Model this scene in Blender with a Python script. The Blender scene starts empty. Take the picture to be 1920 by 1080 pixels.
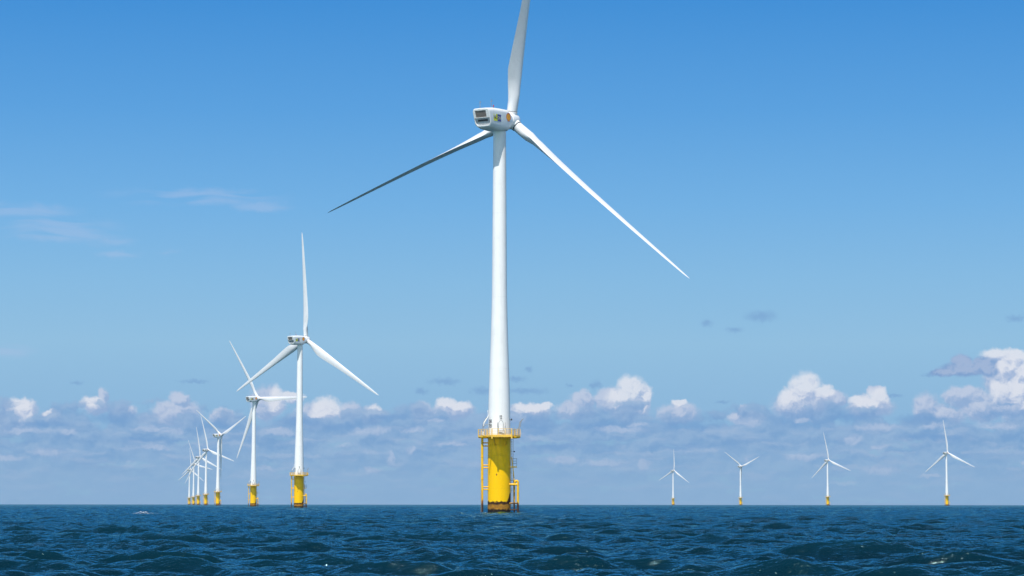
import bpy, math, random
import numpy as np
from mathutils import Vector, Matrix
R = math.radians
sc = bpy.context.scene
col = sc.collection

# ------------------------------------------------------------------ camera
FPX, HZ, CH = 4743.0, 945.5, 1.6          # focal length in source pixels, horizon row, eye height
PITCH = math.atan((HZ - 540) / FPX)
cd = bpy.data.cameras.new('camera'); cam = bpy.data.objects.new('camera', cd); col.objects.link(cam)
cd.sensor_width = 36; cd.lens = FPX / 1920 * 36; cd.clip_start = 0.5; cd.clip_end = 200000
cam.matrix_world = Matrix.Translation((0, 0, CH)) @ Matrix.Rotation(math.pi/2 + PITCH, 4, 'X') @ Matrix.Rotation(R(0.05), 4, 'Z')
sc.camera = cam

# ------------------------------------------------------------------ exposure, sun
sc.view_settings.view_transform = 'Standard'; sc.view_settings.look = 'None'
sc.view_settings.exposure = 0.3; sc.view_settings.gamma = 1
SUN_EL, SUN_ROT = 57.0, 180 + 17.0        # behind the camera, a little to the left
sd = bpy.data.lights.new('sun', 'SUN'); sun = bpy.data.objects.new('sun', sd); col.objects.link(sun)
sd.energy = 4.0; sd.angle = R(0.53); sd.color = (1.0, 0.955, 0.89)
sv = Vector((math.sin(R(SUN_ROT))*math.cos(R(SUN_EL)), math.cos(R(SUN_ROT))*math.cos(R(SUN_EL)), math.sin(R(SUN_EL))))
sun.rotation_euler = sv.to_track_quat('Z', 'Y').to_euler(); sun.location = (0, 0, 300)

def lin(r, g, b):
    f = lambda c: c/12.92 if c <= 0.04045 else ((c+0.055)/1.055)**2.4
    return (f(r/255), f(g/255), f(b/255))

# ------------------------------------------------------------------ node helper
NDIM = '2D'
class S:
    T = None
    def __init__(s, sock): s.s = sock
    @staticmethod
    def link(a, inp):
        if isinstance(a, S): S.T.links.new(a.s, inp)
        elif isinstance(a, (tuple, list)):
            v = list(a)
            if inp.type == 'RGBA' and len(v) == 3: v.append(1)
            inp.default_value = v
        else: inp.default_value = a
    def m(op, *a, clamp=False):
        n = S.T.nodes.new('ShaderNodeMath'); n.operation = op; n.use_clamp = clamp
        for i, x in enumerate(a): S.link(x, n.inputs[i])
        return S(n.outputs[0])
    def __add__(a, b): return S.m('ADD', a, b)
    __radd__ = __add__
    def __sub__(a, b): return S.m('SUBTRACT', a, b)
    def __rsub__(a, b): return S.m('SUBTRACT', b, a)
    def __mul__(a, b): return S.m('MULTIPLY', a, b)
    __rmul__ = __mul__
    def __truediv__(a, b): return S.m('DIVIDE', a, b)
def vm(op, *a, out=0):
    n = S.T.nodes.new('ShaderNodeVectorMath'); n.operation = op
    for i, x in enumerate(a): S.link(x, n.inputs[i])
    return S(n.outputs['Value' if op in ('LENGTH', 'DOT_PRODUCT') else 'Vector'])
def noise(v, scale=1.0, detail=4, rough=0.55, lac=2.0, dist=0.0, dim=None, color=False):
    n = S.T.nodes.new('ShaderNodeTexNoise'); n.noise_dimensions = dim or NDIM
    S.link(v, n.inputs['Vector']); n.inputs['Scale'].default_value = scale; n.inputs['Detail'].default_value = detail
    n.inputs['Roughness'].default_value = rough; n.inputs['Lacunarity'].default_value = lac; n.inputs['Distortion'].default_value = dist
    return S(n.outputs['Color' if color else 'Fac'])
def ss(x, a, b, lo=0.0, hi=1.0):
    n = S.T.nodes.new('ShaderNodeMapRange'); n.interpolation_type = 'SMOOTHSTEP'; n.clamp = True
    S.link(x, n.inputs[0])
    for i, v in enumerate((a, b, lo, hi)): S.link(v, n.inputs[1+i])
    return S(n.outputs[0])
def mix(f, a, b):
    n = S.T.nodes.new('ShaderNodeMix'); n.data_type = 'RGBA'
    S.link(f, n.inputs[0]); S.link(a, n.inputs[6]); S.link(b, n.inputs[7])
    return S(n.outputs[2])
def comb(x, y, z=0.0):
    n = S.T.nodes.new('ShaderNodeCombineXYZ')
    for i, v in enumerate((x, y, z)): S.link(v, n.inputs[i])
    return S(n.outputs[0])
def sep(v):
    n = S.T.nodes.new('ShaderNodeSeparateXYZ'); S.link(v, n.inputs[0])
    return [S(o) for o in n.outputs]

# ------------------------------------------------------------------ world: Nishita sky with clouds low in the north
w = bpy.data.worlds.new('World'); sc.world = w; w.use_nodes = True
S.T = w.node_tree; S.T.nodes.clear()
STR = 0.10; EX = 2**0.3
sky = S.T.nodes.new('ShaderNodeTexSky'); sky.sky_type = 'NISHITA'; sky.sun_disc = False
sky.sun_elevation = R(SUN_EL); sky.sun_rotation = R(SUN_ROT)
sky.air_density = 1.0; sky.dust_density = 0.3; sky.ozone_density = 1.5; sky.altitude = 0
tc = S.T.nodes.new('ShaderNodeTexCoord')
x, y, z = sep(S(tc.outputs['Generated']))
U = S.m('ARCTAN2', x, y) * FPX                       # bearing, in units of 1/4743 rad
V = z / S.m('SQRT', x*x + y*y + 1e-6) * FPX          # height above the horizon, same unit
def sc_(c): return tuple(v/STR/EX for v in lin(*c))
# air colour by height (clear maritime air: deep blue aloft, pale at the horizon)
ramp = S.T.nodes.new('ShaderNodeValToRGB'); cr = ramp.color_ramp
S.link(S.m('DIVIDE', V, 1000.0, clamp=True), ramp.inputs[0])
stops = [(0.0, (137, 177, 215)), (0.10, (137, 180, 218)), (0.30, (146, 192, 225)), (0.42, (134, 187, 227)),
         (0.56, (115, 177, 228)), (0.74, (91, 161, 223)), (0.95, (66, 144, 215))]
while len(cr.elements) > 1: cr.elements.remove(cr.elements[-1])
for i, (p, c) in enumerate(stops):
    e = cr.elements[0] if i == 0 else cr.elements.new(p)
    e.position = p; e.color = lin(*c) + (1,)
rampc = vm('SCALE', S(ramp.outputs[0])); rampc.s.node.inputs['Scale'].default_value = 1/STR/EX
hi_ = vm('MULTIPLY', S(sky.outputs[0]), (0.85, 0.95, 1.0))
# unseen broken cloud added behind the viewer to whiten the ambient light
NDIM = '3D'
dirn = vm('MULTIPLY', S(tc.outputs['Generated']), (1.0, 1.0, 1.6))
cb_ = ss(noise(dirn, 2.6, 5, 0.6), 0.48, 0.58) * ss(y, -0.25, -0.6, 0.0, 0.65) * ss(z, 0.05, 0.2)
NDIM = '2D'
hi_ = mix(cb_, hi_, sc_((225, 226, 230)))
air = mix(ss(V, 900.0, 4000.0, 1.0, 0.0) * ss(y, -0.2, 0.2), hi_, rampc)

P = comb(U, V)
def cloud_noise(v, period, **k): return noise(v, 1.0/period, **k)
wc = vm('SUBTRACT', noise(P, 1/34, 3, 0.55, color=True), (0.5, 0.5, 0.5))
P1 = vm('MULTIPLY_ADD', wc, (26.0, 20.0, 0.0), P)
wf = vm('SUBTRACT', noise(P, 1/9, 2, 0.6, color=True), (0.5, 0.5, 0.5))
P2 = vm('MULTIPLY_ADD', wf, (6.5, 6.0, 0.0), P1)
def field(p, lumps):
    cur = None
    for (px, py, rx, ry) in lumps:
        u, v = px - 960, HZ - py
        l = vm('LENGTH', vm('MULTIPLY_ADD', p, (1/rx, 1/ry, 0.0), (-u/rx, -v/ry, 0.0)))
        cur = l if cur is None else S.m('MINIMUM', cur, l)
    return 1.0 - cur
def shift(p, dx, dy): return vm('ADD', p, (float(dx), float(dy), 0.0))
WHITE, LAV, SHADE = sc_((226, 230, 240)), sc_((168, 184, 218)), sc_((140, 168, 211))
c = air
# high cirrus streaks, far left
Pr = vm('MULTIPLY', P, (1/150, 1/14, 0.0))
Pr = vm('MULTIPLY_ADD', vm('SUBTRACT', noise(P, 1/170, 1, 0.5, color=True), (0.5, 0.5, 0.5)), (0.0, 2.6, 0.0), Pr)
ci = noise(Pr, 1.0, 2, 0.45)
cf = ss(field(P1, [(370, 372, 210, 22), (490, 388, 80, 14), (50, 405, 130, 22), (110, 432, 150, 24), (120, 446, 150, 20), (215, 460, 60, 12), (295, 474, 50, 8), (225, 483, 60, 8), (20, 665, 70, 18)]), 0.0, 0.8)
c = mix(cf * ss(ci, 0.28, 0.62) * 0.34, c, sc_((176, 196, 230)))
# small detached grey wisps
wl = [(835, 716, 30, 8), (905, 733, 26, 8), (790, 736, 12, 7), (985, 734, 44, 7), (968, 711, 20, 6), (993, 692, 9, 5), (368, 718, 30, 4),
      (154, 722, 13, 5), (1325, 607, 14, 7), (1377, 620, 16, 6), (1425, 594, 34, 11), (1893, 603, 18, 7), (1920, 596, 12, 9), (1668, 743, 24, 4),
      (1355, 755, 20, 3), (1068, 724, 9, 4), (1118, 722, 10, 9), (1738, 705, 14, 5)]
P3 = vm('MULTIPLY_ADD', wf, (20.0, 11.0, 0.0), vm('MULTIPLY_ADD', wc, (14.0, 8.0, 0.0), P))
c = mix(ss(field(P3, wl), -0.35, 0.9) * 0.64, c, sc_((119, 161, 208)))
# soft lavender cumulus (veiled, farther)
soft = [(1875, 712, 52, 52), (1905, 740, 40, 60), (1800, 745, 50, 22), (48, 777, 42, 26), (110, 786, 24, 16), (985, 776, 62, 20), (850, 772, 50, 20), (1625, 766, 52, 26), (240, 775, 30, 14), (200, 745, 12, 20), (185, 765, 32, 20), (10, 800, 42, 26), (60, 800, 28, 18), (335, 778, 55, 30), (340, 752, 22, 18), (300, 790, 40, 16), (425, 785, 34, 16),
        (500, 760, 34, 40), (590, 782, 48, 30), (655, 775, 26, 24), (700, 778, 30, 20), (795, 778, 28, 26), (1095, 750, 30, 22), (1080, 770, 46, 22), (1140, 750, 30, 26), (1180, 770, 48, 28),
        (1270, 778, 48, 24), (1400, 785, 44, 14), (1390, 768, 10, 12), (1500, 762, 62, 36), (1730, 770, 30, 34), (1760, 782, 52, 28), (1830, 765, 52, 36), (1895, 770, 45, 40), (1640, 735, 14, 14), (1560, 750, 30, 20)]
s1 = field(P2, soft); s2 = field(shift(P2, -5, 9), soft)
rel = (noise(P2, 1/17, 3, 0.55) - noise(shift(P2, -2.5, 5), 1/17, 3, 0.55))
lit = ss((s1 - s2)*1.3 + rel*1.3, -0.45, 0.6)
c = mix(ss(s1, -0.05, 0.38) * 0.85, c, mix(lit, sc_((146, 173, 213)), sc_((196, 206, 228))))
# bright cumulus towers
hard = [(1872, 690, 22, 30), (1905, 705, 20, 26), (48, 768, 27, 18), (55, 785, 22, 18), (107, 781, 12, 11), (4, 806, 14, 18), (182, 760, 24, 13), (520, 752, 20, 28), (548, 745, 22, 14), (612, 770, 34, 24), (705, 772, 18, 13), (838, 757, 17, 15), (858, 765, 30, 14),
        (985, 768, 42, 13), (965, 784, 26, 14), (1020, 762, 20, 8), (1185, 732, 34, 30), (1172, 748, 40, 22), (1210, 745, 15, 30), (1272, 757, 14, 9), (1508, 728, 34, 32), (1478, 748, 26, 22), (1540, 738, 24, 18),
        (1625, 760, 38, 17), (1645, 748, 20, 22), (1600, 755, 18, 10), (1860, 668, 36, 12), (1885, 690, 26, 26), (1893, 676, 24, 16), (1868, 735, 24, 26), (1900, 735, 34, 34), (1915, 755, 20, 22)]
h1 = field(P2, hard); h2 = field(shift(P2, -6, 13), hard)
litB = ss((h1 - h2)*1.0 + rel*1.6, -0.7, 0.35)
c = mix(ss(h1, -0.12, 0.40) * 0.88, c, mix(litB, sc_((164, 185, 219)), WHITE))
# one nearer grey cloud at the right
gl = [(1800, 697, 54, 16), (1795, 684, 24, 19), (1836, 688, 28, 20), (1765, 702, 34, 10), (1845, 700, 20, 14)]
P4 = vm('MULTIPLY_ADD', wf, (5.0, 4.0, 0.0), vm('MULTIPLY_ADD', wc, (9.0, 8.0, 0.0), P))
g1 = field(P4, gl)
c = mix(ss(g1, -0.05, 0.35) * ss(V + (noise(P, 1/25, 3)-0.5)*14.0, 224.0, 240.0), c, mix(ss(g1 + (V-250.0)*0.012 + rel*1.5, 0.0, 0.75), sc_((128, 163, 208)), sc_((160, 182, 216))))
# broad cloud bank: ragged top, streaky, thinning towards the horizon
Pb = vm('MULTIPLY', P2, (1/62, 1/40, 0.0))
bn = noise(Pb, 1.0, 4, 0.5)
big = noise(vm('MULTIPLY', P, (1/210, 1/300, 0.0)), 1.0, 2, 0.5)
edge = (172.0 - V)/24.0 + (bn - 0.5)*5.0 + (big - 0.5)*3.0
ba = ss(edge, -0.25, 0.55) * ss(V, 15.0, 135.0, 0.12, 0.84)
relb = noise(Pb, 1.0, 3, 0.55) - noise(vm('ADD', Pb, (-0.07, 0.22, 0.0)), 1.0, 3, 0.55)
c = mix(ba, c, mix(ss(relb + (big-0.5)*0.35, -0.28, 0.28), sc_((113, 157, 206)), sc_((151, 182, 217))))
# pale streaks inside the bank
Ps = vm('MULTIPLY_ADD', wc, (0.5, 0.55, 0.0), vm('MULTIPLY', P, (1/95, 1/21, 0.0)))
Ps = vm('MULTIPLY_ADD', wf, (0.12, 0.22, 0.0), Ps)
st = noise(Ps, 1.0, 4, 0.55)
litS = st - noise(vm('ADD', Ps, (-0.05, 0.35, 0.0)), 1.0, 4, 0.55)
sa = ss(st, 0.46, 0.68) * ss(V, 158.0, 138.0, 0.0, 1.0) * ss(V, 12.0, 110.0, 0.15, 0.65)
c = mix(sa, c, mix(ss(litS, -0.15, 0.22), sc_((132, 170, 212)), sc_((163, 188, 220))))
# single banks: dark flat undersides and pale tops
P5 = vm('MULTIPLY_ADD', wf, (14.0, 7.0, 0.0), vm('MULTIPLY_ADD', wc, (34.0, 15.0, 0.0), P))
dk_ = [(100, 799, 62, 8), (222, 788, 62, 13), (400, 798, 44, 10), (565, 792, 60, 11), (742, 783, 42, 7), (640, 800, 60, 9), (820, 786, 24, 6), (1130, 800, 80, 14), (1010, 800, 50, 22), (1040, 838, 70, 10), (1290, 800, 70, 12), (1490, 790, 66, 22), (1590, 785, 60, 10), (1720, 788, 60, 10), (1870, 780, 60, 9), (1878, 763, 22, 5), (1270, 838, 50, 10), (300, 828, 100, 8), (880, 808, 40, 8), (1750, 822, 90, 7)]
c = mix(ss(field(P5, dk_), -0.1, 0.75)*0.6, c, sc_((112, 158, 208)))
lt_ = [(58, 812, 46, 7), (140, 814, 22, 7), (8, 862, 70, 8), (100, 852, 34, 8), (290, 806, 44, 6), (330, 812, 30, 7), (300, 842, 40, 6), (525, 812, 36, 9), (700, 808, 44, 10), (775, 806, 30, 6), (640, 838, 20, 6), (850, 834, 38, 5), (930, 790, 26, 7), (815, 789, 18, 6), (770, 846, 14, 10), (700, 882, 26, 9), (730, 858, 10, 14), (1165, 806, 62, 8), (1200, 798, 26, 6), (1055, 862, 40, 9), (1130, 868, 50, 9), (1205, 872, 14, 12), (1400, 793, 34, 9), (1500, 790, 22, 6), (1640, 802, 44, 9), (1740, 802, 30, 8), (1860, 802, 54, 9), (1592, 826, 24, 13), (1640, 838, 22, 6), (1645, 882, 42, 13), (1500, 858, 44, 9), (1730, 893, 30, 5), (1910, 866, 22, 5), (1395, 862, 6, 6), (1580, 905, 30, 5), (500, 880, 26, 6), (250, 870, 16, 8)]
l1 = field(P5, lt_)
c = mix(ss(l1, -0.1, 0.6)*ss(V, 20.0, 110.0, 0.5, 0.75), c, mix(ss(l1*0.3 + rel*1.2, -0.4, 0.45), sc_((146, 176, 215)), sc_((178, 197, 225))))
# openings of clear blue air
op = noise(vm('ADD', Ps, (37.0, 11.0, 3.0)), 1.0, 5, 0.6)
c = mix(ss(op, 0.57, 0.70) * ss(V, 135.0, 115.0, 0.0, 1.0) * 0.6, c, sc_((140, 184, 217)))
bg = S.T.nodes.new('ShaderNodeBackground'); S.link(c, bg.inputs[0]); bg.inputs[1].default_value = STR
wo = S.T.nodes.new('ShaderNodeOutputWorld'); S.T.links.new(bg.outputs[0], wo.inputs[0])

# ------------------------------------------------------------------ materials
NDIM = '3D'
def new_mat(name):
    m = bpy.data.materials.new(name); m.use_nodes = True; S.T = m.node_tree
    b = m.node_tree.nodes['Principled BSDF']
    t = m.node_tree.nodes.new('ShaderNodeTexCoord')
    return m, b, S(t.outputs['Object'])
def bump(b, h, strength, dist):
    n = S.T.nodes.new('ShaderNodeBump'); n.inputs['Strength'].default_value = strength; n.inputs['Distance'].default_value = dist
    S.link(h, n.inputs['Height']); S.T.links.new(n.outputs[0], b.inputs['Normal'])
def paint(name, c1, c2, rough=0.4, scale=0.6, streak=True, metal=0.0):
    m, b, o = new_mat(name)
    n1 = noise(o, scale, 5, 0.6)
    n2 = noise(vm('MULTIPLY', o, (3.0, 3.0, 0.12)) if streak else o, scale*2, 4, 0.6)
    f = ss(n1*0.5 + n2*0.5, 0.42, 0.72)
    S.link(mix(f, c1, c2), b.inputs['Base Color'])
    S.link(ss(n2, 0.3, 0.7, rough-0.08, rough+0.12), b.inputs['Roughness']); b.inputs['Metallic'].default_value = metal
    return m
M = {}
M['white'] = paint('white_paint', (0.84, 0.84, 0.84), (0.76, 0.76, 0.75), 0.38, 0.5)
M['blade'] = paint('blade_gelcoat', (0.77, 0.77, 0.78), (0.71, 0.71, 0.72), 0.33, 0.3, False)
M['nacelle'] = paint('nacelle_gelcoat', (0.84, 0.84, 0.83), (0.76, 0.76, 0.74), 0.35, 0.8)
M['grey'] = paint('grey_metal', (0.30, 0.31, 0.32), (0.20, 0.20, 0.20), 0.5, 3, False, 0.3)
M['dark'] = paint('dark_metal', (0.035, 0.035, 0.04), (0.06, 0.055, 0.05), 0.55, 3, False)
M['recess'] = paint('recess_panel', (0.50, 0.52, 0.54), (0.40, 0.42, 0.44), 0.5, 2)
M['grille'] = paint('grille_metal', (0.30, 0.255, 0.23), (0.20, 0.17, 0.15), 0.5, 3, False, 0.1)
M['deck'] = paint('grating_metal', (0.55, 0.36, 0.05), (0.30, 0.17, 0.06), 0.6, 3, False)
M['rail'] = paint('rail_yellow', (0.90, 0.56, 0.06), (0.70, 0.40, 0.08), 0.45, 2.5, False)
M['black_ink'] = paint('black_lettering', (0.02, 0.02, 0.02), (0.03, 0.03, 0.03), 0.5, 3, False)
M['mark_yellow'] = paint('mark_yellow', (0.78, 0.76, 0.02), (0.70, 0.68, 0.03), 0.4, 3, False)
M['mark_blue'] = paint('mark_blue', (0.06, 0.06, 0.26), (0.08, 0.08, 0.28), 0.4, 3, False)
M['mark_pale'] = paint('mark_pale_lettering', (0.62, 0.60, 0.35), (0.5, 0.5, 0.3), 0.4, 3, False)
M['shell_red'] = paint('emblem_red', (0.60, 0.03, 0.03), (0.52, 0.03, 0.03), 0.4, 3, False)
M['shell_yellow'] = paint('emblem_yellow', (1.0, 0.45, 0.0), (0.96, 0.42, 0.0), 0.4, 3, False)
M['red_lamp'] = paint('red_lamp_lens', (0.55, 0.03, 0.05), (0.45, 0.03, 0.05), 0.3, 3, False)

# yellow foundation paint, with rust marks, a dark growth band and algae near the water
m, b, o = new_mat('foundation_yellow'); M['found'] = m
ox, oy, oz = sep(o)
n_big = noise(o, 0.35, 5, 0.6); n_str = noise(vm('MULTIPLY', o, (2.5, 2.5, 0.10)), 1.0, 5, 0.6)
ye = mix(ss(n_big*0.4 + n_str*0.6, 0.45, 0.75), (0.95, 0.545, 0.001), (0.84, 0.46, 0.003))
seam = S.m('ABSOLUTE', S.m('SUBTRACT', S.m('FRACT', oz/2.9), 0.5))
ye = mix(ss(seam, 0.012, 0.0)*0.25, ye, (0.45, 0.27, 0.02))
# rust runs and a spot
rust = ss(noise(vm('MULTIPLY', o, (4.0, 4.0, 0.22)), 1.0, 5, 0.65), 0.66, 0.78)
ye = mix(rust*0.55, ye, (0.30, 0.12, 0.03))
spot = vm('LENGTH', vm('MULTIPLY', vm('SUBTRACT', o, (-0.45, -1.95, 6.8)), (1.0, 1.0, 0.6)))
ye = mix(ss(spot + noise(o, 9.0, 3)*0.12, 0.22, 0.13), ye, (0.22, 0.06, 0.02))
top_r = ss(noise(vm('MULTIPLY', o, (3.0, 3.0, 0.5)), 1.0, 5, 0.6) + (oz - 13.2)*0.25, 0.55, 0.75)
ye = mix(top_r*0.6, ye, (0.25, 0.10, 0.03))
rag = noise(vm('MULTIPLY', o, (2.2, 2.2, 3.0)), 1.0, 6, 0.65)
rise = ss(ox, 1.3, 2.05)*1.7
d1 = (2.1 + (rag - 0.5)*1.3 + rise) - oz
grow = mix(ss(noise(o, 5.0, 5, 0.65), 0.35, 0.7), (0.018, 0.010, 0.007), (0.07, 0.03, 0.015))
alg = mix(ss(noise(o, 3.0, 5, 0.65), 0.35, 0.7), (0.42, 0.20, 0.02), (0.20, 0.09, 0.02))
bc = mix(ss(d1, -0.02, 0.06), ye, grow)
d2 = (1.65 + (noise(vm('MULTIPLY', o, (1.5, 1.5, 2.0)), 1.0, 5)-0.5)*1.0) - oz
bc = mix(ss(d2, -0.1, 0.25), bc, alg)
d3 = (0.8 + (rag-0.5)*1.2) - oz
bc = mix(ss(d3, -0.05, 0.2), bc, (0.012, 0.010, 0.009))
b.inputs['Specular IOR Level'].default_value = 0.2; S.link(bc, b.inputs['Base Color']); S.link(ss(d1, -0.05, 0.1, 0.42, 0.75), b.inputs['Roughness'])
bump(b, noise(o, 6.0, 4)*ss(d1, -0.05, 0.1, 0.1, 1.0), 0.4, 0.05)

# yellow pipework, rusted low down
m, b, o = new_mat('pipe_yellow'); M['pipe'] = m
ox, oy, oz = sep(o)
pn = noise(vm('MULTIPLY', o, (2.5, 2.5, 0.8)), 1.0, 5, 0.65)
pc = mix(ss(pn, 0.45, 0.7), (0.90, 0.52, 0.004), (0.74, 0.39, 0.01))
pc = mix(ss(noise(vm('MULTIPLY', o, (3.0, 3.0, 0.5)), 1.3, 5, 0.65) + (4.5 - oz)*0.05, 0.56, 0.72), pc, (0.32, 0.10, 0.03))
pc = mix(ss(2.0 + (pn-0.5)*2.2 - oz, -0.1, 0.4), pc, (0.05, 0.025, 0.015))
S.link(pc, b.inputs['Base Color']); b.inputs['Roughness'].default_value = 0.45

def place(px, hy):
    lo, hi = 100.0, 9000.0
    for _ in range(60):
        m_ = (lo+hi)/2
        d = m_*math.cos(PITCH) + (70-CH)*math.sin(PITCH); v = -m_*math.sin(PITCH) + (70-CH)*math.cos(PITCH)
        if 540 - FPX*v/d < hy: lo = m_
        else: hi = m_
    return (px-960)/FPX*m_*math.cos(PITCH), m_
T1X, T1Y = place(936.3, 226)
# sea water
NDIM = '2D'
m, b, o = new_mat('sea_water'); M['sea'] = m
geo = S.T.nodes.new('ShaderNodeNewGeometry'); pos = S(geo.outputs['Position'])
px_, py_, pz_ = sep(pos)
dist = vm('LENGTH', pos)
rot = S.T.nodes.new('ShaderNodeMapping'); rot.inputs['Rotation'].default_value = (0, 0, R(14)); S.link(pos, rot.inputs['Vector'])
q = S(rot.outputs[0])
r1 = noise(vm('MULTIPLY', q, (0.38, 1.0, 1.0)), 1.5, 5, 0.62)
r2 = noise(vm('MULTIPLY', q, (0.4, 1.0, 1.0)), 4.5, 5, 0.6)
r3 = noise(vm('MULTIPLY', q, (0.6, 1.0, 1.0)), 0.16, 3, 0.55)
gust = noise(pos, 0.02, 3, 0.6)
r4 = noise(vm('MULTIPLY', q, (0.4, 1.0, 1.0)), 0.42, 3, 0.55)
hgt = r4*ss(dist, 150.0, 1200.0, 0.0, 0.8) + r1*0.22 + r2*ss(dist, 60.0, 400.0, 0.018, 0.008)*ss(gust, 0.35, 0.65, 0.6, 1.4) + r3*0.6
bump(b, hgt, 1.0, 1.0)
speck_n = noise(vm('MULTIPLY', q, (1.0, 2.2, 1.0)), 0.9, 6, 0.7)
speck_b = noise(pos, 0.055, 3, 0.6)
foam_glint = ss(speck_n + (speck_b-0.5)*0.35 + pz_*0.30, 0.925, 0.932)  # white specks on crests: stray foam, also sun glints put into the colour
fl = vm('LENGTH', vm('MULTIPLY', vm('SUBTRACT', pos, (-50.8, 349.0, 0.25)), (1/3.2, 1/1.8, 0.0)))
foam_glint = S.m('MAXIMUM', foam_glint, ss((1.0-fl)*0.9 + (noise(vm('MULTIPLY', pos, (1.0, 2.5, 1.0)), 2.4, 5, 0.75)-0.5)*7.0, 0.9, 1.5))
bd = vm('LENGTH', vm('SUBTRACT', comb(px_, py_, 0.0), (T1X, T1Y, 0.0)))
foam_glint = S.m('MAXIMUM', foam_glint, ss(1.0 - S.m('ABSOLUTE', bd - 2.3)*0.9 + (noise(pos, 2.2, 5, 0.7)-0.5)*2.6, 0.8, 1.05)*0.8)
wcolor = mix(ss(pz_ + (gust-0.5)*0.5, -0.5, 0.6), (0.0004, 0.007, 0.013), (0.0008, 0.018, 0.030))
nt = S.T.nodes
nrm = b.inputs['Normal'].links[0].from_socket
df = nt.new('ShaderNodeBsdfDiffuse'); S.link(mix(foam_glint, wcolor, (0.75, 0.78, 0.80)), df.inputs[0]); S.T.links.new(nrm, df.inputs['Normal'])
gl_ = nt.new('ShaderNodeBsdfGlossy'); gl_.inputs['Color'].default_value = (0.52, 0.95, 1.0, 1)
S.link(ss(dist, 50.0, 1500.0, 0.04, 0.15), gl_.inputs['Roughness']); S.T.links.new(nrm, gl_.inputs['Normal'])
fz = nt.new('ShaderNodeFresnel'); fz.inputs[0].default_value = 1.333; S.T.links.new(nrm, fz.inputs['Normal'])
ff = S.m('MINIMUM', S.m('POWER', S(fz.outputs[0]), 1.0), 0.9) * (1.0 - foam_glint)
mx = nt.new('ShaderNodeMixShader'); S.link(ff*0.95, mx.inputs[0]); S.T.links.new(df.outputs[0], mx.inputs[1]); S.T.links.new(gl_.outputs[0], mx.inputs[2])
out_ = [n for n in nt if n.type == 'OUTPUT_MATERIAL'][0]; S.T.links.new(mx.outputs[0], out_.inputs[0]); nt.remove(b)

# ------------------------------------------------------------------ mesh builder
class MB:
    def __init__(s): s.v = []; s.f = []
    def add(s, vs, fs):
        k = len(s.v); s.v += [tuple(p) for p in vs]; s.f += [tuple(i+k for i in f) for f in fs]; return s
    def box(s, x0, x1, y0, y1, z0, z1):
        vs = [(a, b_, c_) for a in (x0, x1) for b_ in (y0, y1) for c_ in (z0, z1)]
        return s.add(vs, [(0,1,3,2), (4,6,7,5), (0,4,5,1), (2,3,7,6), (0,2,6,4), (1,5,7,3)])
    def beam(s, p, q, wd, ht, up=(0,0,1)):
        p, q = Vector(p), Vector(q); d = (q-p).normalized(); upv = Vector(up)
        if abs(d.dot(upv)) > 0.99: upv = Vector((0, 1, 0))
        a = d.cross(upv).normalized()*wd/2; c_ = a.cross(d).normalized()*ht/2
        vs = [e + i*a + j*c_ for e in (p, q) for i, j in ((-1,-1), (1,-1), (1,1), (-1,1))]
        return s.add(vs, [(3,2,1,0), (4,5,6,7), (0,1,5,4), (1,2,6,5), (2,3,7,6), (3,0,4,7)])
    def loft(s, rings, close=True, cap0=True, cap1=True):
        n = len(rings[0]); vs = [p for r in rings for p in r]; fs = []
        for i in range(len(rings)-1):
            for j in range(n if close else n-1):
                k = (j+1) % n
                fs.append((i*n+j, i*n+k, (i+1)*n+k, (i+1)*n+j))
        if cap0: fs.append(tuple(range(n-1, -1, -1)))
        if cap1: fs.append(tuple((len(rings)-1)*n + j for j in range(n)))
        return s.add(vs, fs)
    def tube(s, pts, r, seg=10, caps=True):
        pts = [Vector(p) for p in pts]; rings = []; a = None
        for i, p in enumerate(pts):
            d = (pts[min(i+1, len(pts)-1)] - pts[max(i-1, 0)]).normalized()
            if a is None:
                a = d.orthogonal().normalized()
            a = (a - d*a.dot(d)).normalized(); c_ = d.cross(a)
            rr = r[i] if isinstance(r, (list, tuple)) else r
            rings.append([p + rr*(math.cos(t)*a + math.sin(t)*c_) for t in [2*math.pi*j/seg for j in range(seg)]])
        return s.loft(rings, cap0=caps, cap1=caps)
    def lathe(s, prof, seg=64, axis='Z'):
        rings = []
        for r_, h in prof:
            ring = []
            for j in range(seg):
                t = 2*math.pi*j/seg
                ring.append((r_*math.cos(t), r_*math.sin(t), h) if axis == 'Z' else (r_*math.sin(t), h, r_*math.cos(t)))
            rings.append(ring)
        return s.loft(rings)
    def build(s, name, mat, parent=None, smooth=35):
        me = bpy.data.meshes.new(name); me.from_pydata(s.v, [], s.f)
        bm_fix(me)
        me.materials.append(mat)
        if smooth: me.shade_smooth(); me.set_sharp_from_angle(angle=R(smooth))
        ob = bpy.data.objects.new(name, me); col.objects.link(ob)
        if parent: ob.parent = parent
        return ob
import bmesh
def bm_fix(me):
    bm = bmesh.new(); bm.from_mesh(me); bmesh.ops.recalc_face_normals(bm, faces=bm.faces); bm.to_mesh(me); bm.free()
def text_geo(body, size):
    cu = bpy.data.curves.new('txt', 'FONT'); cu.body = body; cu.size = size; cu.align_x = 'CENTER'; cu.align_y = 'CENTER'
    cu.space_line = 0.85; cu.resolution_u = 3; cu.offset = size*0.018
    ob = bpy.data.objects.new('txt', cu); col.objects.link(ob)
    dg = bpy.context.evaluated_depsgraph_get(); me = bpy.data.meshes.new_from_object(ob.evaluated_get(dg))
    vs = [tuple(v.co) for v in me.vertices]; fs = [tuple(p.vertices) for p in me.polygons]
    bpy.data.objects.remove(ob); bpy.data.meshes.remove(me); bpy.data.curves.remove(cu)
    return vs, fs

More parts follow.
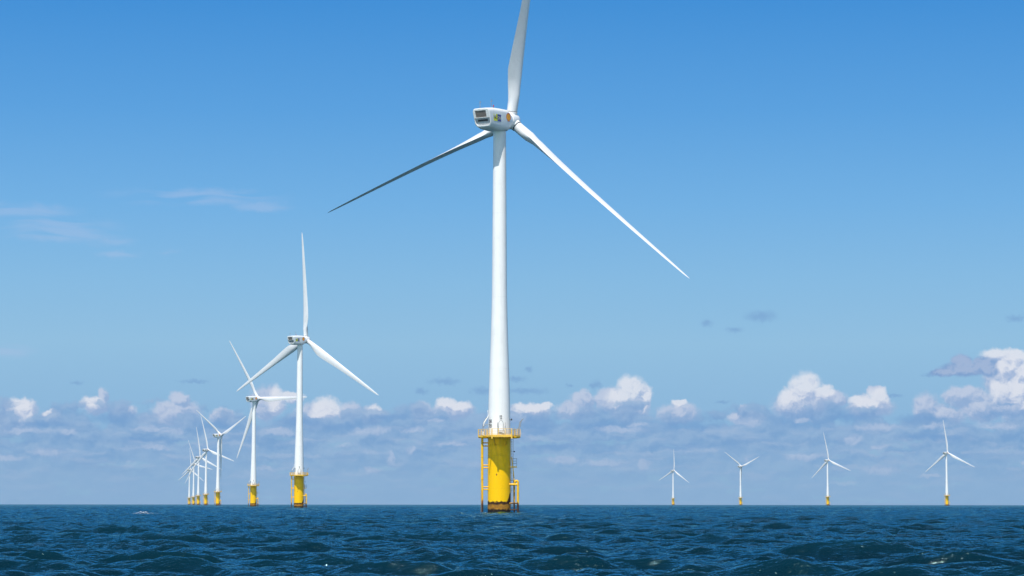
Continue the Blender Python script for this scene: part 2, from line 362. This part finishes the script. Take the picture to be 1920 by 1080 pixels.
# ------------------------------------------------------------------ sea: one displaced sheet out to the horizon
def make_sea():
    fine = np.arange(-13.2, 13.2, 0.036)
    mid = np.arange(13.2, 40, 0.16); far = np.arange(40, 320, 2.0)
    ang = np.radians(np.concatenate([-mid[::-1] + 0, fine, mid, far]))
    ang = np.unique(np.round(ang, 7)); ang = ang[(ang > R(-40.01)) & (ang < R(320))]
    rs = [0.0, 2, 5, 9, 14, 20, 26, 32]; r_ = 36.0
    while r_ < 9500:
        rs.append(r_)
        if r_ < 75: st = 0.13
        elif r_ < 1300: st = max(0.13, r_*0.0024)
        elif r_ < 6000: st = r_*0.004
        else: st = r_*0.06
        r_ += st
    rs = np.array(rs, dtype=np.float64); nr, na = len(rs), len(ang)
    rr, aa = np.meshgrid(rs, ang, indexing='ij')
    X = (rr*np.sin(aa)).astype(np.float32); Y = (rr*np.cos(aa)).astype(np.float32)
    da = np.gradient(ang); dr = np.gradient(rs)
    lat = rr*np.abs(da)[None, :]; rad = np.broadcast_to(dr[:, None], rr.shape)
    samp = np.maximum(lat, rad*0.55).astype(np.float32)
    Z = np.zeros_like(X); DX = np.zeros_like(X); DY = np.zeros_like(X)
    rng = np.random.RandomState(11)
    n = 110; lam = np.exp(np.linspace(math.log(0.45), math.log(24), n)); lam *= rng.uniform(0.97, 1.03, n)
    base = math.radians(-90-16)      # travelling away from the wind: towards the camera and to the left
    for L in lam:
        spread = 0.30 if L > 5 else 0.42
        th = base + rng.normal(0, spread); k = 2*math.pi/L; ph = rng.uniform(0, 2*math.pi)
        s = 0.070 if L < 2.2 else 0.070*(2.2/L)**1.05
        a = s/k
        arg = (k*math.cos(th))*X + (k*math.sin(th))*Y + ph
        fade = np.clip((L/samp - 1.5)/1.5, 0, 1)*a
        Z += fade*np.cos(arg); sn = fade*np.sin(arg)*0.25
        DX -= sn*math.cos(th); DY -= sn*math.sin(th)
    # one breaking crest
    Z += 0.24*np.exp(-((X+50.8)/2.6)**2 - ((Y-349.6)/1.3)**2)
    X = X+DX; Y = Y+DY
    co = np.stack([X, Y, Z], -1).reshape(-1, 3).astype(np.float32)
    i = np.arange(nr-1)[:, None]*na + np.arange(na)[None, :]
    j = np.roll(np.arange(na), -1)[None, :] + np.arange(nr-1)[:, None]*na
    q = np.stack([i, j, j+na, i+na], -1)[1:].reshape(-1, 4).astype(np.int32)
    me = bpy.data.meshes.new('sea'); me.vertices.add(len(co)); me.vertices.foreach_set('co', co.ravel())
    # centre disc
    me.loops.add(q.size + na); me.polygons.add(len(q) + 1)
    lv = np.concatenate([q.ravel(), (na + np.arange(na)).astype(np.int32)])
    me.loops.foreach_set('vertex_index', lv)
    me.polygons.foreach_set('loop_start', np.concatenate([np.arange(len(q))*4, [q.size]]).astype(np.int32))
    me.update(calc_edges=True); me.validate(); me.shade_smooth()
    nz = np.empty(len(me.polygons)*3, np.float32); me.polygons.foreach_get('normal', nz); print('sea normal z', nz[2::3].min(), nz[2::3].mean(), nz[-1])
    me.materials.append(M['sea'])
    ob = bpy.data.objects.new('sea', me); col.objects.link(ob); ob['kind'] = 'structure'
    return ob
make_sea()

# ------------------------------------------------------------------ wind turbine prototype
TAU = 2*math.pi
def ring_pt(r_, az, z_): return (r_*math.sin(az), -r_*math.cos(az), z_)    # az 0 faces the camera side, + to the right
def arc(cx, cz, rad, a0, a1, n, y_=0.0):
    return [(cx + rad*math.cos(a0+(a1-a0)*i/n), y_, cz + rad*math.sin(a0+(a1-a0)*i/n)) for i in range(n+1)]
DZ = 13.55   # deck level
DECK = [(-1.25, -5.5), (2.2, -5.5), (3.7, -2.6), (3.7, 2.0), (2.1, 3.7), (-2.1, 3.7), (-3.7, 2.0), (-3.7, -1.0), (-2.62, -2.9)]
T_PROF = [(13.35, 1.99), (14.2, 1.965), (20, 1.90), (24.5, 1.76), (29.5, 1.585), (34, 1.45), (38.6, 1.345), (46, 1.29), (53, 1.245), (60, 1.19), (67.9, 1.13)]
def tower_r(z_): return float(np.interp(z_, [p[0] for p in T_PROF], [p[1] for p in T_PROF]))

def base_parts(root):
    fb = MB().lathe([(2.03, -6), (2.03, 0), (2.03, 6), (2.03, 12.6), (2.03, 13.2), (2.16, 13.2), (2.16, 13.35), (1.9, 13.35)], 72)
    fb.build('foundation', M['found'], root)
    # deck: steel grating bars laid across a beam frame
    dk = MB(); y_ = -5.46
    n = len(DECK)
    while y_ < 3.66:
        xs = []
        for i in range(n):
            (x0, y0), (x1, y1) = DECK[i], DECK[(i+1) % n]
            if (y0 - y_)*(y1 - y_) < 0: xs.append(x0 + (x1-x0)*(y_-y0)/(y1-y0))
        if len(xs) >= 2:
            a, c_ = min(xs), max(xs)
            if abs(y_) < 2.0:
                g = math.sqrt(2.0**2 - y_**2)
                for s0, s1 in ((a, -g), (g, c_)):
                    if s1 > s0: dk.box(s0, s1, y_, y_+0.084, DZ-0.012, DZ)
            else: dk.box(a, c_, y_, y_+0.084, DZ-0.012, DZ)
        y_ += 0.105
    deck = dk.build('platform_deck', M['deck'], root, 0)
    eb = MB()
    for i in range(n):
        (x0, y0), (x1, y1) = DECK[i], DECK[(i+1) % n]
        hh = 0.34 if i in (0, ) else 0.26
        eb.beam((x0, y0, DZ-0.05), (x1, y1, DZ-0.05), 0.09, hh)
    for px, py in ((-1.25, -5.5), (2.2, -5.5)):
        eb.box(px-0.12, px+0.12, py-0.1, py+0.14, DZ-0.52, DZ+0.1)
    eb.build('edge_beam', M['rail'], deck, 0)
    sb = MB()
    for a in range(-150, 181, 30):
        az = R(a); p0 = Vector(ring_pt(2.02, az, DZ-0.2)); d = Vector((math.sin(az), -math.cos(az), 0))
        L = 1.55
        if abs(a) <= 30: L = 3.4/math.cos(az)
        sb.beam(p0, p0+d*L, 0.12, 0.24)
    sb.tube([ring_pt(2.9, TAU*i/40, DZ-0.17) for i in range(41)], 0.07, 6)
    for px in (-1.1, 0.5, 2.0):
        sb.beam((px, -5.4, DZ-0.2), (px*0.75, -1.7, DZ-0.2), 0.12, 0.24)
    sb.beam((-2.0, -3.9, DZ-0.2), (2.8, -3.9, DZ-0.2), 0.12, 0.2)
    for px in (-1.0, 1.6):
        sb.tube([(px, -4.6, DZ-0.25), (px*0.7, -1.8, 11.9)], 0.08, 8)
    sb.build('support_beam', M['pipe'], deck)
    # railing
    rl = MB()
    for i in range(n):
        (x0, y0), (x1, y1) = DECK[i], DECK[(i+1) % n]
        L = math.hypot(x1-x0, y1-y0); k = max(1, round(L/1.15))
        for j in range(k):
            t = j/k; px, py = x0+(x1-x0)*t, y0+(y1-y0)*t
            rad = 0.085 if (j == 0 and i in (0, 1)) else 0.045
            rl.beam((px, py, DZ+0.02), (px, py, DZ+1.22), rad*2, rad*2)
        for hz in (0.42, 0.80, 1.2):
            rl.tube([(x0, y0, DZ+hz), (x1, y1, DZ+hz)], 0.026 if hz < 1 else 0.032, 6)
        rl.beam((x0, y0, DZ+0.15), (x1, y1, DZ+0.15), 0.012, 0.08)
    rl.build('railing', M['rail'], deck, 0)
    cb = MB()
    cb.box(2.55, 2.9, -2.6, -2.3, DZ+0.02, DZ+1.1); cb.box(2.52, 2.93, -2.63, -2.27, DZ+1.1, DZ+1.16)
    cb.build('control_cabinet', M['grey'], root, 0)
    # tower with seams
    tp = []
    for z_, r_ in T_PROF: tp.append((r_, z_))
    zs = sorted(set([z_ for z_, _ in T_PROF] + [25.6, 38.2, 38.5, 53.2, 53.45]))
    prof = []
    for z_ in zs:
        prof.append((tower_r(z_), z_))
    tw = MB().lathe(prof, 80); tower = tw.build('tower', M['white'], root, 30)
    for z_ in (38.35, 53.3, 25.6):
        MB().lathe([(tower_r(z_)-0.05, z_-0.05), (tower_r(z_)+0.012, z_-0.05), (tower_r(z_)+0.012, z_+0.05), (tower_r(z_)-0.05, z_+0.05)], 80).build('flange_seam', M['nacelle'], tower, 30)
    # door with its stairs and handrails
    az0 = math.asin(0.30/1.96)
    dm = MB(); grid = []
    for i in range(9):
        zz = 14.55 + 1.75*i/8
        hw = 0.42 if i < 6 else 0.42*math.sqrt(max(0.02, 1-((i-5)/3.15)**2))
        grid.append([ring_pt(tower_r(zz)+0.06, az0 + u_*hw/1.96, zz) for u_ in (-1, -0.5, 0, 0.5, 1)])
    dm.loft(grid, close=False, cap0=False, cap1=False)
    door = dm.build('door', M['white'], tower)
    fr = []
    for i in range(9): fr.append(Vector(grid[i][0])*1.0)
    for u_ in (1, 2, 3): fr.append(Vector(grid[8][u_]))
    for i in range(8, -1, -1): fr.append(Vector(grid[i][4]))
    MB().tube(fr, 0.035, 6).build('door_frame', M['grey'], door)
    sm = MB()
    for i in range(5):
        zz = DZ + 0.16 + 0.19*i; yy = -3.15 + 0.22*i
        sm.box(-0.15, 0.85, yy, yy+0.2, zz-0.035, zz)
    for sx in (-0.17, 0.87): sm.beam((sx, -3.2, DZ+0.1), (sx, -2.0, DZ+1.05), 0.04, 0.16)
    sm.build('stairs', M['grey'], root, 0)
    for sx, bow in ((-0.30, -0.02), (0.98, 0.10)):
        hm = MB().tube([(sx, -3.25, DZ+0.05), (sx, -3.25, DZ+1.0), (sx+bow, -2.7, DZ+1.75), (sx+bow*0.5, -2.15, DZ+2.35), (sx+bow*0.2, -1.95, DZ+2.4)], 0.04, 6)
        hm.tube([(sx, -2.6, DZ+0.6), (sx, -2.2, DZ+1.7)], 0.03, 6)
        hm.build('handrail', M['grey'], root)
    # identification number, painted twice
    for (txt, az, zc, size, nm) in (('08\n28', math.asin(0.28/1.95), 16.85, 0.46, 'identification_number'), ('08\n28', R(-56), 15.75, 0.95, 'identification_number')):
        vs, fs = text_geo(txt, size)
        k = 1.0
        vv = []
        for (tx, ty, _) in vs:
            zz = zc + ty; rr = tower_r(zz) + 0.008
            vv.append(ring_pt(rr, az + tx/1.96, zz))
        MB().add(vv, fs).build(nm, M['black_ink'], tower, 0)
    # fog signal and lantern
    lm = MB(); lm.tube([(1.85, -0.5, 16.45), (2.12, -0.6, 16.45)], 0.04, 6); lm.lathe([(0.0001, 0), (0.13, 0.02), (0.13, 0.26), (0.05, 0.34), (0.0001, 0.36)], 14)
    k0 = len(lm.v) - 14*5
    lm.v[k0:] = [(a+2.16, b_-0.6, c_+16.35) for a, b_, c_ in lm.v[k0:]]
    lm.build('lantern', M['dark'], root)
    am = MB(); am.tube([(-1.85, -0.4, 17.4), (-2.0, -0.45, 17.4), (-2.03, -0.45, 18.1)], 0.035, 6); am.tube([(-2.03, -0.45, 17.9), (-2.03, -0.45, 18.15)], 0.07, 8)
    am.build('antenna', M['white'], root)
    # left davit crane
    dc = MB(); bx, by = -2.85, -1.7
    dc.tube([(bx, by, DZ), (bx, by, DZ+0.14)], 0.26, 12)
    dc.tube([(bx, by, DZ+0.1), (bx, by, DZ+1.35)], 0.05, 8)
    pts = [(bx-0.02, by, DZ+1.3), (bx-0.05, by, DZ+1.9), (bx+0.1, by, DZ+2.5), (bx+0.4, by, DZ+3.05), (bx+0.72, by, DZ+3.4)]
    dc.tube(pts, 0.055, 8)
    dc.tube([(bx, by, DZ+1.55), (bx+0.45, by, DZ+2.0), (bx+0.95, by, DZ+2.15)], 0.06, 8)
    dav = dc.build('davit_crane', M['grey'], root)
    MB().tube([(bx+0.06, by-0.02, DZ+1.8), (bx+0.22, by-0.02, DZ+2.4), (bx+0.5, by-0.02, DZ+2.85), (bx+0.8, by-0.02, DZ+3.3), (bx+0.98, by, DZ+3.75)], [0.05, 0.13, 0.13, 0.09, 0.10], 10).build('hydraulic_arm', M['white'], dav)
    MB().tube([(bx, by, DZ+0.14), (bx, by, DZ+0.85)], [0.17, 0.12], 12).build('crane_pedestal', M['white'], dav)
    # right jib crane
    jc = MB(); jx, jy = 3.45, -1.5
    jc.tube([(jx, jy, DZ), (jx, jy, DZ+1.3)], 0.10, 10)
    jc.beam((jx, jy, DZ+1.25), (jx+0.22, jy, DZ+2.5), 0.16, 0.2)
    jc.beam((jx+0.16, jy, DZ+2.4), (jx+0.62, jy, DZ+2.95), 0.14, 0.17)
    jc.tube([(jx+0.6, jy, DZ+2.92), (jx+0.8, jy, DZ+3.1)], 0.06, 8)
    jc.tube([(jx+0.3, jy-0.05, DZ+1.6), (jx+0.42, jy-0.05, DZ+2.6)], 0.045, 6)
    jc.build('jib_crane', M['grey'], root)
    # cable pipe on the left with pairs of stand-off struts
    px, py = -3.0, -0.75
    cp = MB().tube([(px, py, -5), (px, py, DZ-0.1)], 0.215, 14)
    for zz in (9.95, 6.03): cp.tube([(px, py, zz-0.09), (px, py, zz+0.09)], 0.26, 14)
    cpo = cp.build('cable_pipe', M['pipe'], root)
    for zz in (12.4, 11.85, 8.46, 8.0, 4.64, 4.2):
        MB().tube([(px, py, zz), (-1.75, -0.6, zz)], 0.11, 10).build('strut', M['pipe'], cpo)
    MB().tube([(px-0.17, py-0.13, 0.0), (px-0.17, py-0.13, 6.0)], 0.05, 6).build('cable', M['grille'], cpo)
    # boat landing on the right
    bl = MB()
    bl.tube([(3.32, -0.9, -5), (3.32, -0.9, 5.45)] + arc(3.05, 5.45, 0.27, 0.25, math.pi, 8, -0.9) + [(2.78, -0.75, 5.2)], 0.20, 14)
    bl.tube([(2.66, 0.35, -5), (2.66, 0.35, 5.9)], 0.15, 12)
    bl.tube([(1.8, -0.8, 5.08), (3.32, -0.9, 5.08)], 0.2, 14)
    blo = bl.build('boat_landing', M['pipe'], root)
    for zz in (1.78, 0.65):
        MB().tube([(1.8, -0.8, zz), (3.32, -0.9, zz)], 0.14, 10).build('brace', M['pipe'], blo)
    MB().tube([(1.85, 0.3, 5.85), (2.66, 0.35, 5.85)], 0.06, 8).build('brace', M['pipe'], blo)
    # access ladder, rest platform and fender bar
    ld = MB()
    for sx in (2.12, 2.46): ld.tube([(sx, -0.2, 1.0), (sx, -0.2, DZ)], 0.035, 6)
    zz = 1.3
    while zz < DZ-0.2: ld.tube([(2.12, -0.2, zz), (2.46, -0.2, zz)], 0.022, 6); zz += 0.3
    for zz in (12.6, 11.0, 7.2, 4.0): ld.tube([(1.9, -0.2, zz), (2.2, -0.2, zz)], 0.035, 6)
    ld.build('ladder', M['grey'], root)
    MB().tube([(2.2, -1.0, 9.9), (2.3, -1.0, 9.2), (2.68, -1.0, 5.6)], 0.075, 8).build('fender_bar', M['pipe'], root)
    rp = MB().box(1.8, 3.12, -0.9, 0.7, 8.05, 8.27); rpo = rp.build('rest_platform', M['rail'], root, 0)
    rr = MB()
    for ax, ay in ((2.45, -0.86), (3.08, -0.86), (3.08, 0.66), (2.45, 0.66), (3.08, -0.1)): rr.tube([(ax, ay, 8.27), (ax, ay, 9.65)], 0.03, 6)
    for zz in (8.75, 9.2, 9.65): rr.tube([(2.45, -0.86, zz), (3.08, -0.86, zz), (3.08, 0.66, zz), (2.45, 0.66, zz)], 0.024, 6)
    rr.build('railing', M['grey'], rpo)
    lm = MB().tube([(2.4, -0.5, 10.9), (2.7, -0.5, 10.9)], 0.03, 6); lm.tube([(2.68, -0.5, 10.75), (2.68, -0.5, 10.98)], 0.11, 10)
    lm.build('floodlight', M['dark'], root)

def chaikin(p):
    o = []
    for i in range(len(p)):
        a, b_ = p[i], p[(i+1) % len(p)]
        o.append((a[0]*.75+b_[0]*.25, a[1]*.75+b_[1]*.25)); o.append((a[0]*.25+b_[0]*.75, a[1]*.25+b_[1]*.75))
    return o
def chaikin2(p, k=0.12):
    o = []
    for i in range(len(p)):
        a, b_ = p[i], p[(i+1) % len(p)]
        o.append((a[0]*(1-k)+b_[0]*k, a[1]*(1-k)+b_[1]*k)); o.append((a[0]*k+b_[0]*(1-k), a[1]*k+b_[1]*(1-k)))
    return o
def nac_section(w_, zt, zb):
    h = zt - zb
    p = [(-.80*w_, zt), (.80*w_, zt), (w_, zt-.13*h), (w_, zb+.48*h), (.96*w_, zb+.17*h), (.74*w_, zb), (-.74*w_, zb), (-.96*w_, zb+.17*h), (-w_, zb+.48*h), (-w_, zt-.13*h)]
    return chaikin2(chaikin2(p, 0.12), 0.24)
SHEAR = 0.30
def make_nacelle(root):
    secs = [(-6.35, 1.66, 1.50, -1.62), (-6.28, 1.74, 1.58, -1.70), (-4.5, 1.80, 1.78, -1.95), (-2.0, 1.80, 1.82, -2.08), (0.4, 1.78, 1.78, -2.05), (1.3, 1.70, 1.70, -1.92), (1.9, 1.58, 1.58, -1.72), (2.3, 1.46, 1.44, -1.50)]
    rings = []
    for i, (t, w_, zt, zb) in enumerate(secs):
        s = nac_section(w_, zt, zb)
        f = max(0, (t-0.8)/1.5)
        sh = SHEAR*max(0, 1 - (t+6.35)/2.5)
        ring = []
        for (px, pz) in s:
            a = math.atan2(px, pz - 0); r_ = 1.46
            cx_, cz_ = r_*math.sin(a), r_*math.cos(a)
            X_, Z_ = px*(1-f)+cx_*f, pz*(1-f)+cz_*f
            ring.append((X_, t + sh*(1.5 - Z_), Z_))
        rings.append(ring)
    outer = rings[0]
    cz0 = -0.05
    def inset(k, dy):
        r0 = []
        for (px, py, pz) in outer:
            nx, nz = px*(0.5+0.5*k)*(1 if k > 0.86 else 1.015), (cz0 + (pz-cz0)*k)
            r0.append((nx, -6.35 + SHEAR*(1.5-nz) + dy, nz))
        return r0
    allr = [inset(0.84, 0.75), inset(0.84, 0.02), inset(0.90, -0.03), inset(0.97, -0.02)] + rings
    nm = MB().loft(allr, cap0=True, cap1=True)
    nac = nm.build('nacelle', M['nacelle'], root, 40)
    ysl = lambda zz, d=0.0: -6.35 + SHEAR*(1.5-zz) + d
    # rear: upper vent frame with louvred grille
    up = MB()
    def slab(mb, x0, x1, z0, z1, d0, d1):
        vs = [(x_, ysl(zz, d), zz) for x_ in (x0, x1) for zz in (z0, z1) for d in (d0, d1)]
        mb.add(vs, [(0,1,3,2), (4,6,7,5), (0,4,5,1), (2,3,7,6), (0,2,6,4), (1,5,7,3)])
    slab(up, -1.60, -1.22, -0.12, 1.22, -0.06, 0.7); slab(up, 1.02, 1.60, -0.12, 1.22, -0.06, 0.7)
    slab(up, -1.5, 1.5, 1.162, 1.32, -0.064, 0.7); slab(up, -1.22, 1.02, -0.12, 0.0, -0.056, 0.7)
    up.build('vent_frame', M['nacelle'], nac, 0)
    gr = MB(); slab(gr, -1.22, 1.02, 0.02, 1.16, 0.07, 0.6)
    for i in range(11):
        zz = 0.07 + i*0.1; slab(gr, -1.2, 1.0, zz, zz+0.055, 0.02, 0.08)
    gr.build('vent_grille', M['grille'], nac, 0)
    lo = MB(); slab(lo, -1.5, 1.5, -0.62, -0.125, 0.16, 0.7); slab(lo, -1.3, 1.3, -1.3, -0.625, 0.20, 0.72)
    lo.build('recess_panel', M['recess'], nac, 0)
    sl = MB(); slab(sl, -1.0, 1.0, -0.68, -0.36, 0.12, 0.5); sl.build('intake_slot', M['dark'], nac, 0)
    # roof gear
    rf = MB(); rf.box(-0.6, 0.6, -2.4, -1.2, 1.72, 1.84); rf.box(-0.5, 0.5, -0.2, 0.5, 1.7, 1.82); rf.build('roof_hatch', M['nacelle'], nac, 0)
    for ax, ay, h in ((-0.55, -5.6, 1.35), (0.55, -3.6, 1.75)):
        am = MB().tube([(ax, ay, 1.55), (ax, ay, 1.8), (ax, ay, 1.7+h)], [0.07, 0.05, 0.025], 6)
        am.tube([(ax-0.18, ay, 1.55+h*0.82), (ax+0.18, ay, 1.55+h*0.82)], 0.03, 6)
        am.tube([(ax+0.17, ay, 1.55+h*0.8), (ax+0.17, ay, 1.72+h*0.85)], 0.05, 6)
        am.build('wind_sensor', M['grey'], nac)
    MB().tube([(0.95, -3.5, 1.62), (0.95, -3.5, 2.05)], 0.06, 8).build('lamp_post', M['dark'], nac)
    MB().tube([(0.95, -3.5, 2.05), (0.95, -3.5, 2.32)], 0.09, 10).build('warning_light', M['red_lamp'], nac)
    # side marks, both sides; drawn on the flank, a few mm proud
    WX = 1.803
    def flank(mb, pts2, faces, cy, cz, side, off):
        # pts2 in (right, up) as read when facing the flank
        vs = []
        for (a, b_, *_) in pts2:
            t = cy + a if side > 0 else cy - a
            fwd = max(0, t-0.4)/0.9
            vs.append((side*(WX + off - 0.02*min(fwd, 1) - 0.02*max(0, (abs(t+1)-3.0))), t, cz + b_))
        mb.add(vs, faces)
    for side in (1, -1):
        cy = -3.62 if side > 0 else -3.62
        b1 = MB(); flank(b1, [(-1.22, -.62), (0, -.62), (0, .62), (-1.22, .62)], [(0,1,2,3)], cy, 0.0, side, 0.004)
        lp = b1.build('logo_panel', M['mark_yellow'], nac, 0)
        b2 = MB(); flank(b2, [(0, -.62), (1.22, -.62), (1.22, .62), (0, .62)], [(0,1,2,3)], cy, 0.0, side, 0.004)
        b2.build('logo_panel', M['mark_blue'], nac, 0)
        vs, fs = text_geo('NU', 0.92); b3 = MB(); flank(b3, [(a*1.0-0.58, b_) for a, b_, _ in vs], fs, cy, 0.0, side, 0.010); b3.build('logo_lettering', M['black_ink'], nac, 0)
        vs, fs = text_geo('ON', 0.80); b3 = MB(); flank(b3, [(a*1.0+0.60, b_-0.04) for a, b_, _ in vs], fs, cy, 0.0, side, 0.010); b3.build('logo_lettering', M['mark_pale'], nac, 0)
        # scallop emblem
        def scallop(k):
            o_ = []
            N_ = 57
            for i in range(N_):
                a = R(-38 + (256)*i/(N_-1)); rad = 0.74*(1 + 0.022*abs(math.cos(3.6*(a-math.pi/2)*1.0))) * k
                o_.append((rad*math.cos(a)*1.02, 0.06 + rad*math.sin(a)))
            o_ += [(-0.40*k, -0.44*k), (-0.36*k, -0.70*k), (0.36*k, -0.70*k), (0.40*k, -0.44*k)]
            return o_
        e1 = scallop(1.0); b4 = MB(); flank(b4, e1, [tuple(range(len(e1)))], 0.12, 0.36, side, 0.004); em = b4.build('emblem', M['shell_red'], nac, 0)
        e2 = scallop(0.83); b5 = MB(); flank(b5, e2, [tuple(range(len(e2)))], 0.12, 0.36, side, 0.009); b5.build('emblem_face', M['shell_yellow'], nac, 0)
        b6 = MB()
        for a in (-40, -20, 0, 20, 40):
            t = R(90+a); p0 = (0.10*math.cos(t)*2.2, -0.46); p1 = (0.58*math.cos(t), 0.06+0.56*math.sin(t)); wd = 0.007
            flank(b6, [(p0[0]-wd, p0[1]), (p0[0]+wd, p0[1]), (p1[0]+wd, p1[1]), (p1[0]-wd, p1[1])], [(0,1,2,3)], 0.12, 0.36, side, 0.014)
        b6.build('emblem_rib', M['shell_red'], nac, 0)
    # yaw collar
    return nac

def make_hub(root):
    hb = MB().lathe([(1.40, -1.38), (1.50, -1.30), (1.56, -0.9), (1.55, 0.2), (1.42, 0.95), (1.12, 1.55), (0.7, 1.95), (0.3, 2.12), (0.02, 2.16)], 48, 'Y')
    for k in range(3):
        a = k*TAU/3; d = Vector((math.sin(a), 0, math.cos(a)))
        hb.tube([d*0.9, d*1.62, d*1.66], [1.06, 1.04, 0.99], 32)
    hub = hb.build('hub', M['white'], root, 40)
    for k in range(3):
        a = k*TAU/3; d = Vector((math.sin(a), 0, math.cos(a)))
        MB().tube([d*1.6, d*1.74], 1.0, 32).build('root_seam', M['dark'], hub, 40)
    return hub
def blade_mesh(name, pitch, bend):
    rs = [1.70, 2.6, 3.6, 4.8, 6.2, 7.8, 9.2, 10.8, 13, 16, 20, 25, 30, 35, 39, 42, 43.6, 44.5, 44.9]
    RR = [1.6, 3.4, 6.2, 9.0, 12, 20, 30, 40, 43.6, 44.5, 44.9]
    CH_ = [1.88, 1.90, 2.75, 3.45, 3.3, 2.45, 1.70, 1.02, 0.62, 0.34, 0.08]
    TR = [1.0, 0.98, 0.60, 0.40, 0.32, 0.24, 0.20, 0.18, 0.17, 0.17, 0.2]
    TW = [22, 22, 19, 15, 12, 6, 2.5, 0.3, 0, 0, 0]
    AX = [0.5, 0.5, 0.36, 0.29, 0.28, 0.29, 0.30, 0.32, 0.34, 0.4, 0.5]
    rings = []; n = 28
    for r_ in rs:
        c_ = np.interp(r_, RR, CH_); tr = np.interp(r_, RR, TR); tw = np.interp(r_, RR, TW); ax = np.interp(r_, RR, AX)
        cir = float(np.clip((6.2 - r_)/2.8, 0, 1)); p = R(pitch + tw)
        ring = []
        for j in range(n):
            t = TAU*j/n; u_ = 0.5*(1-math.cos(t))         # 0 = leading edge
            yt = 5*tr*(0.2969*math.sqrt(u_) - 0.126*u_ - 0.3516*u_**2 + 0.2843*u_**3 - 0.1036*u_**4)
            th = yt if t < math.pi else -yt*0.75
            th += 0.02*math.sin(math.pi*u_)
            th = th*(1-cir) + 0.5*math.sin(t)*cir
            cx_ = (u_ - ax)*c_; cy_ = th*c_                # along chord (to trailing edge), thickness (suction side)
            X_ = cx_*math.cos(p) - cy_*math.sin(p)*1.0
            Y_ = -cx_*math.sin(p) - cy_*math.cos(p)
            Y_ -= bend*(r_/45)**(2 if bend > 0 else 1)
            ring.append((X_, Y_, r_*1.004))
        rings.append(ring)
    mb = MB().loft(rings)
    me = bpy.data.meshes.new(name); me.from_pydata(mb.v, [], mb.f); bm_fix(me); me.materials.append(M['blade'])
    me.shade_smooth(); me.set_sharp_from_angle(angle=R(50)); return me
BL_FEATHER = blade_mesh('blade', 90, -1.7)
BL_RUN = blade_mesh('blade', 5, 0.8)

root = bpy.data.objects.new('wind_turbine', None); col.objects.link(root); root.empty_display_size = 3
base_parts(root); NAC = make_nacelle(root); HUB = make_hub(root)
for k in range(3):
    b = bpy.data.objects.new('blade', BL_RUN); col.objects.link(b); b.parent = HUB; b.rotation_euler = (0, k*TAU/3, 0)

def kids(o): return [c for c in bpy.data.objects if c.parent == o]
def dup(o, parent=None):
    c = o.copy(); col.objects.link(c); c.parent = parent
    for ch in kids(o): dup(ch, c)
    return c
G = 'offshore wind turbines standing in the sea'
TURB = [  # base column, hub row, rotor bearing, first blade angle, running, label
 (936.3, 225.5, 31.8, 11.8, False, 'huge white wind turbine nearest in the foreground, its top blade cut off by the frame'),
 (560.5, 638, 36, 2.6, True, 'white wind turbine second nearest, left of the huge foreground one, with one blade straight up'),
 (475.0, 748.5, 39, -30, True, 'white wind turbine with one blade horizontal, directly left of the second largest turbine'),
 (408.5, 817, 44, -54, True, 'white wind turbine in the left-hand row with a V of raised blades'),
 (386.0, 844.5, 34, -11, True, 'tallest of the four small white turbines clustered at the far left'),
 (372.0, 858.0, 33, -5, True, 'second tallest of the four small white turbines clustered at the far left'),
 (363.0, 871.5, 41, -18, True, 'second from the left in the far left cluster, its top blade leaning left'),
 (355.0, 881.5, 42, 2, True, 'smallest and leftmost white wind turbine at the far end of the left-hand row'),
 (1262.5, 882.5, 41, 4, True, 'smallest of the four turbines standing apart on the right, nearest to the foreground tower'),
 (1389.0, 874.5, 42, -53, True, 'right-hand far turbine with two blades raised in a V and no blade pointing up'),
 (1552.5, 863.0, 44, -8, True, 'small white turbine between the V-shaped rotor and the rightmost turbine on the horizon'),
 (1776.0, 849.0, 42, -4.5, True, 'rightmost white wind turbine, largest of the four on the right-hand horizon'),
]
roots = [root] + [dup(root) for _ in TURB[1:]]
OV = 3.75
for (px, hy, psi, th, run, label), rt in zip(TURB, roots):
    X_, Y_ = place(px, hy)
    rt.location = (X_, Y_, 0); rt['label'] = label; rt['category'] = 'wind turbine'; rt['group'] = G
    for ch in kids(rt):
        nm = ch.name.split('.')[0]
        if nm == 'nacelle':
            ch.matrix_local = Matrix.Translation((0, 0, 70)) @ Matrix.Rotation(-R(psi), 4, 'Z') @ Matrix.Rotation(R(2.2), 4, 'X')
        elif nm == 'hub':
            ax = Vector((math.sin(R(psi))*math.cos(R(6)), math.cos(R(psi))*math.cos(R(6)), math.sin(R(6))))
            ch.matrix_local = Matrix.Translation(Vector((0, 0, 70)) + ax*OV) @ Matrix.Rotation(-R(psi), 4, 'Z') @ Matrix.Rotation(R(6), 4, 'X') @ Matrix.Rotation(R(th), 4, 'Y')
            if not run:
                for b in kids(ch):
                    if b.name.startswith('blade'): b.data = BL_FEATHER

# ------------------------------------------------------------------ thin sea haze
hm_ = bpy.data.materials.new('sea_haze'); hm_.use_nodes = True; S.T = hm_.node_tree; S.T.nodes.clear()
pv = S.T.nodes.new('ShaderNodeVolumePrincipled'); pv.inputs['Color'].default_value = (0.80, 0.90, 1.0, 1); pv.inputs['Density'].default_value = 2.5e-5; pv.inputs['Anisotropy'].default_value = 0.2
ho = S.T.nodes.new('ShaderNodeOutputMaterial'); S.T.links.new(pv.outputs[0], ho.inputs['Volume'])
hz = MB().box(-9800, 9800, -9800, 9800, -4.0, 125.0).build('haze', hm_, None, 0); hz['kind'] = 'stuff'
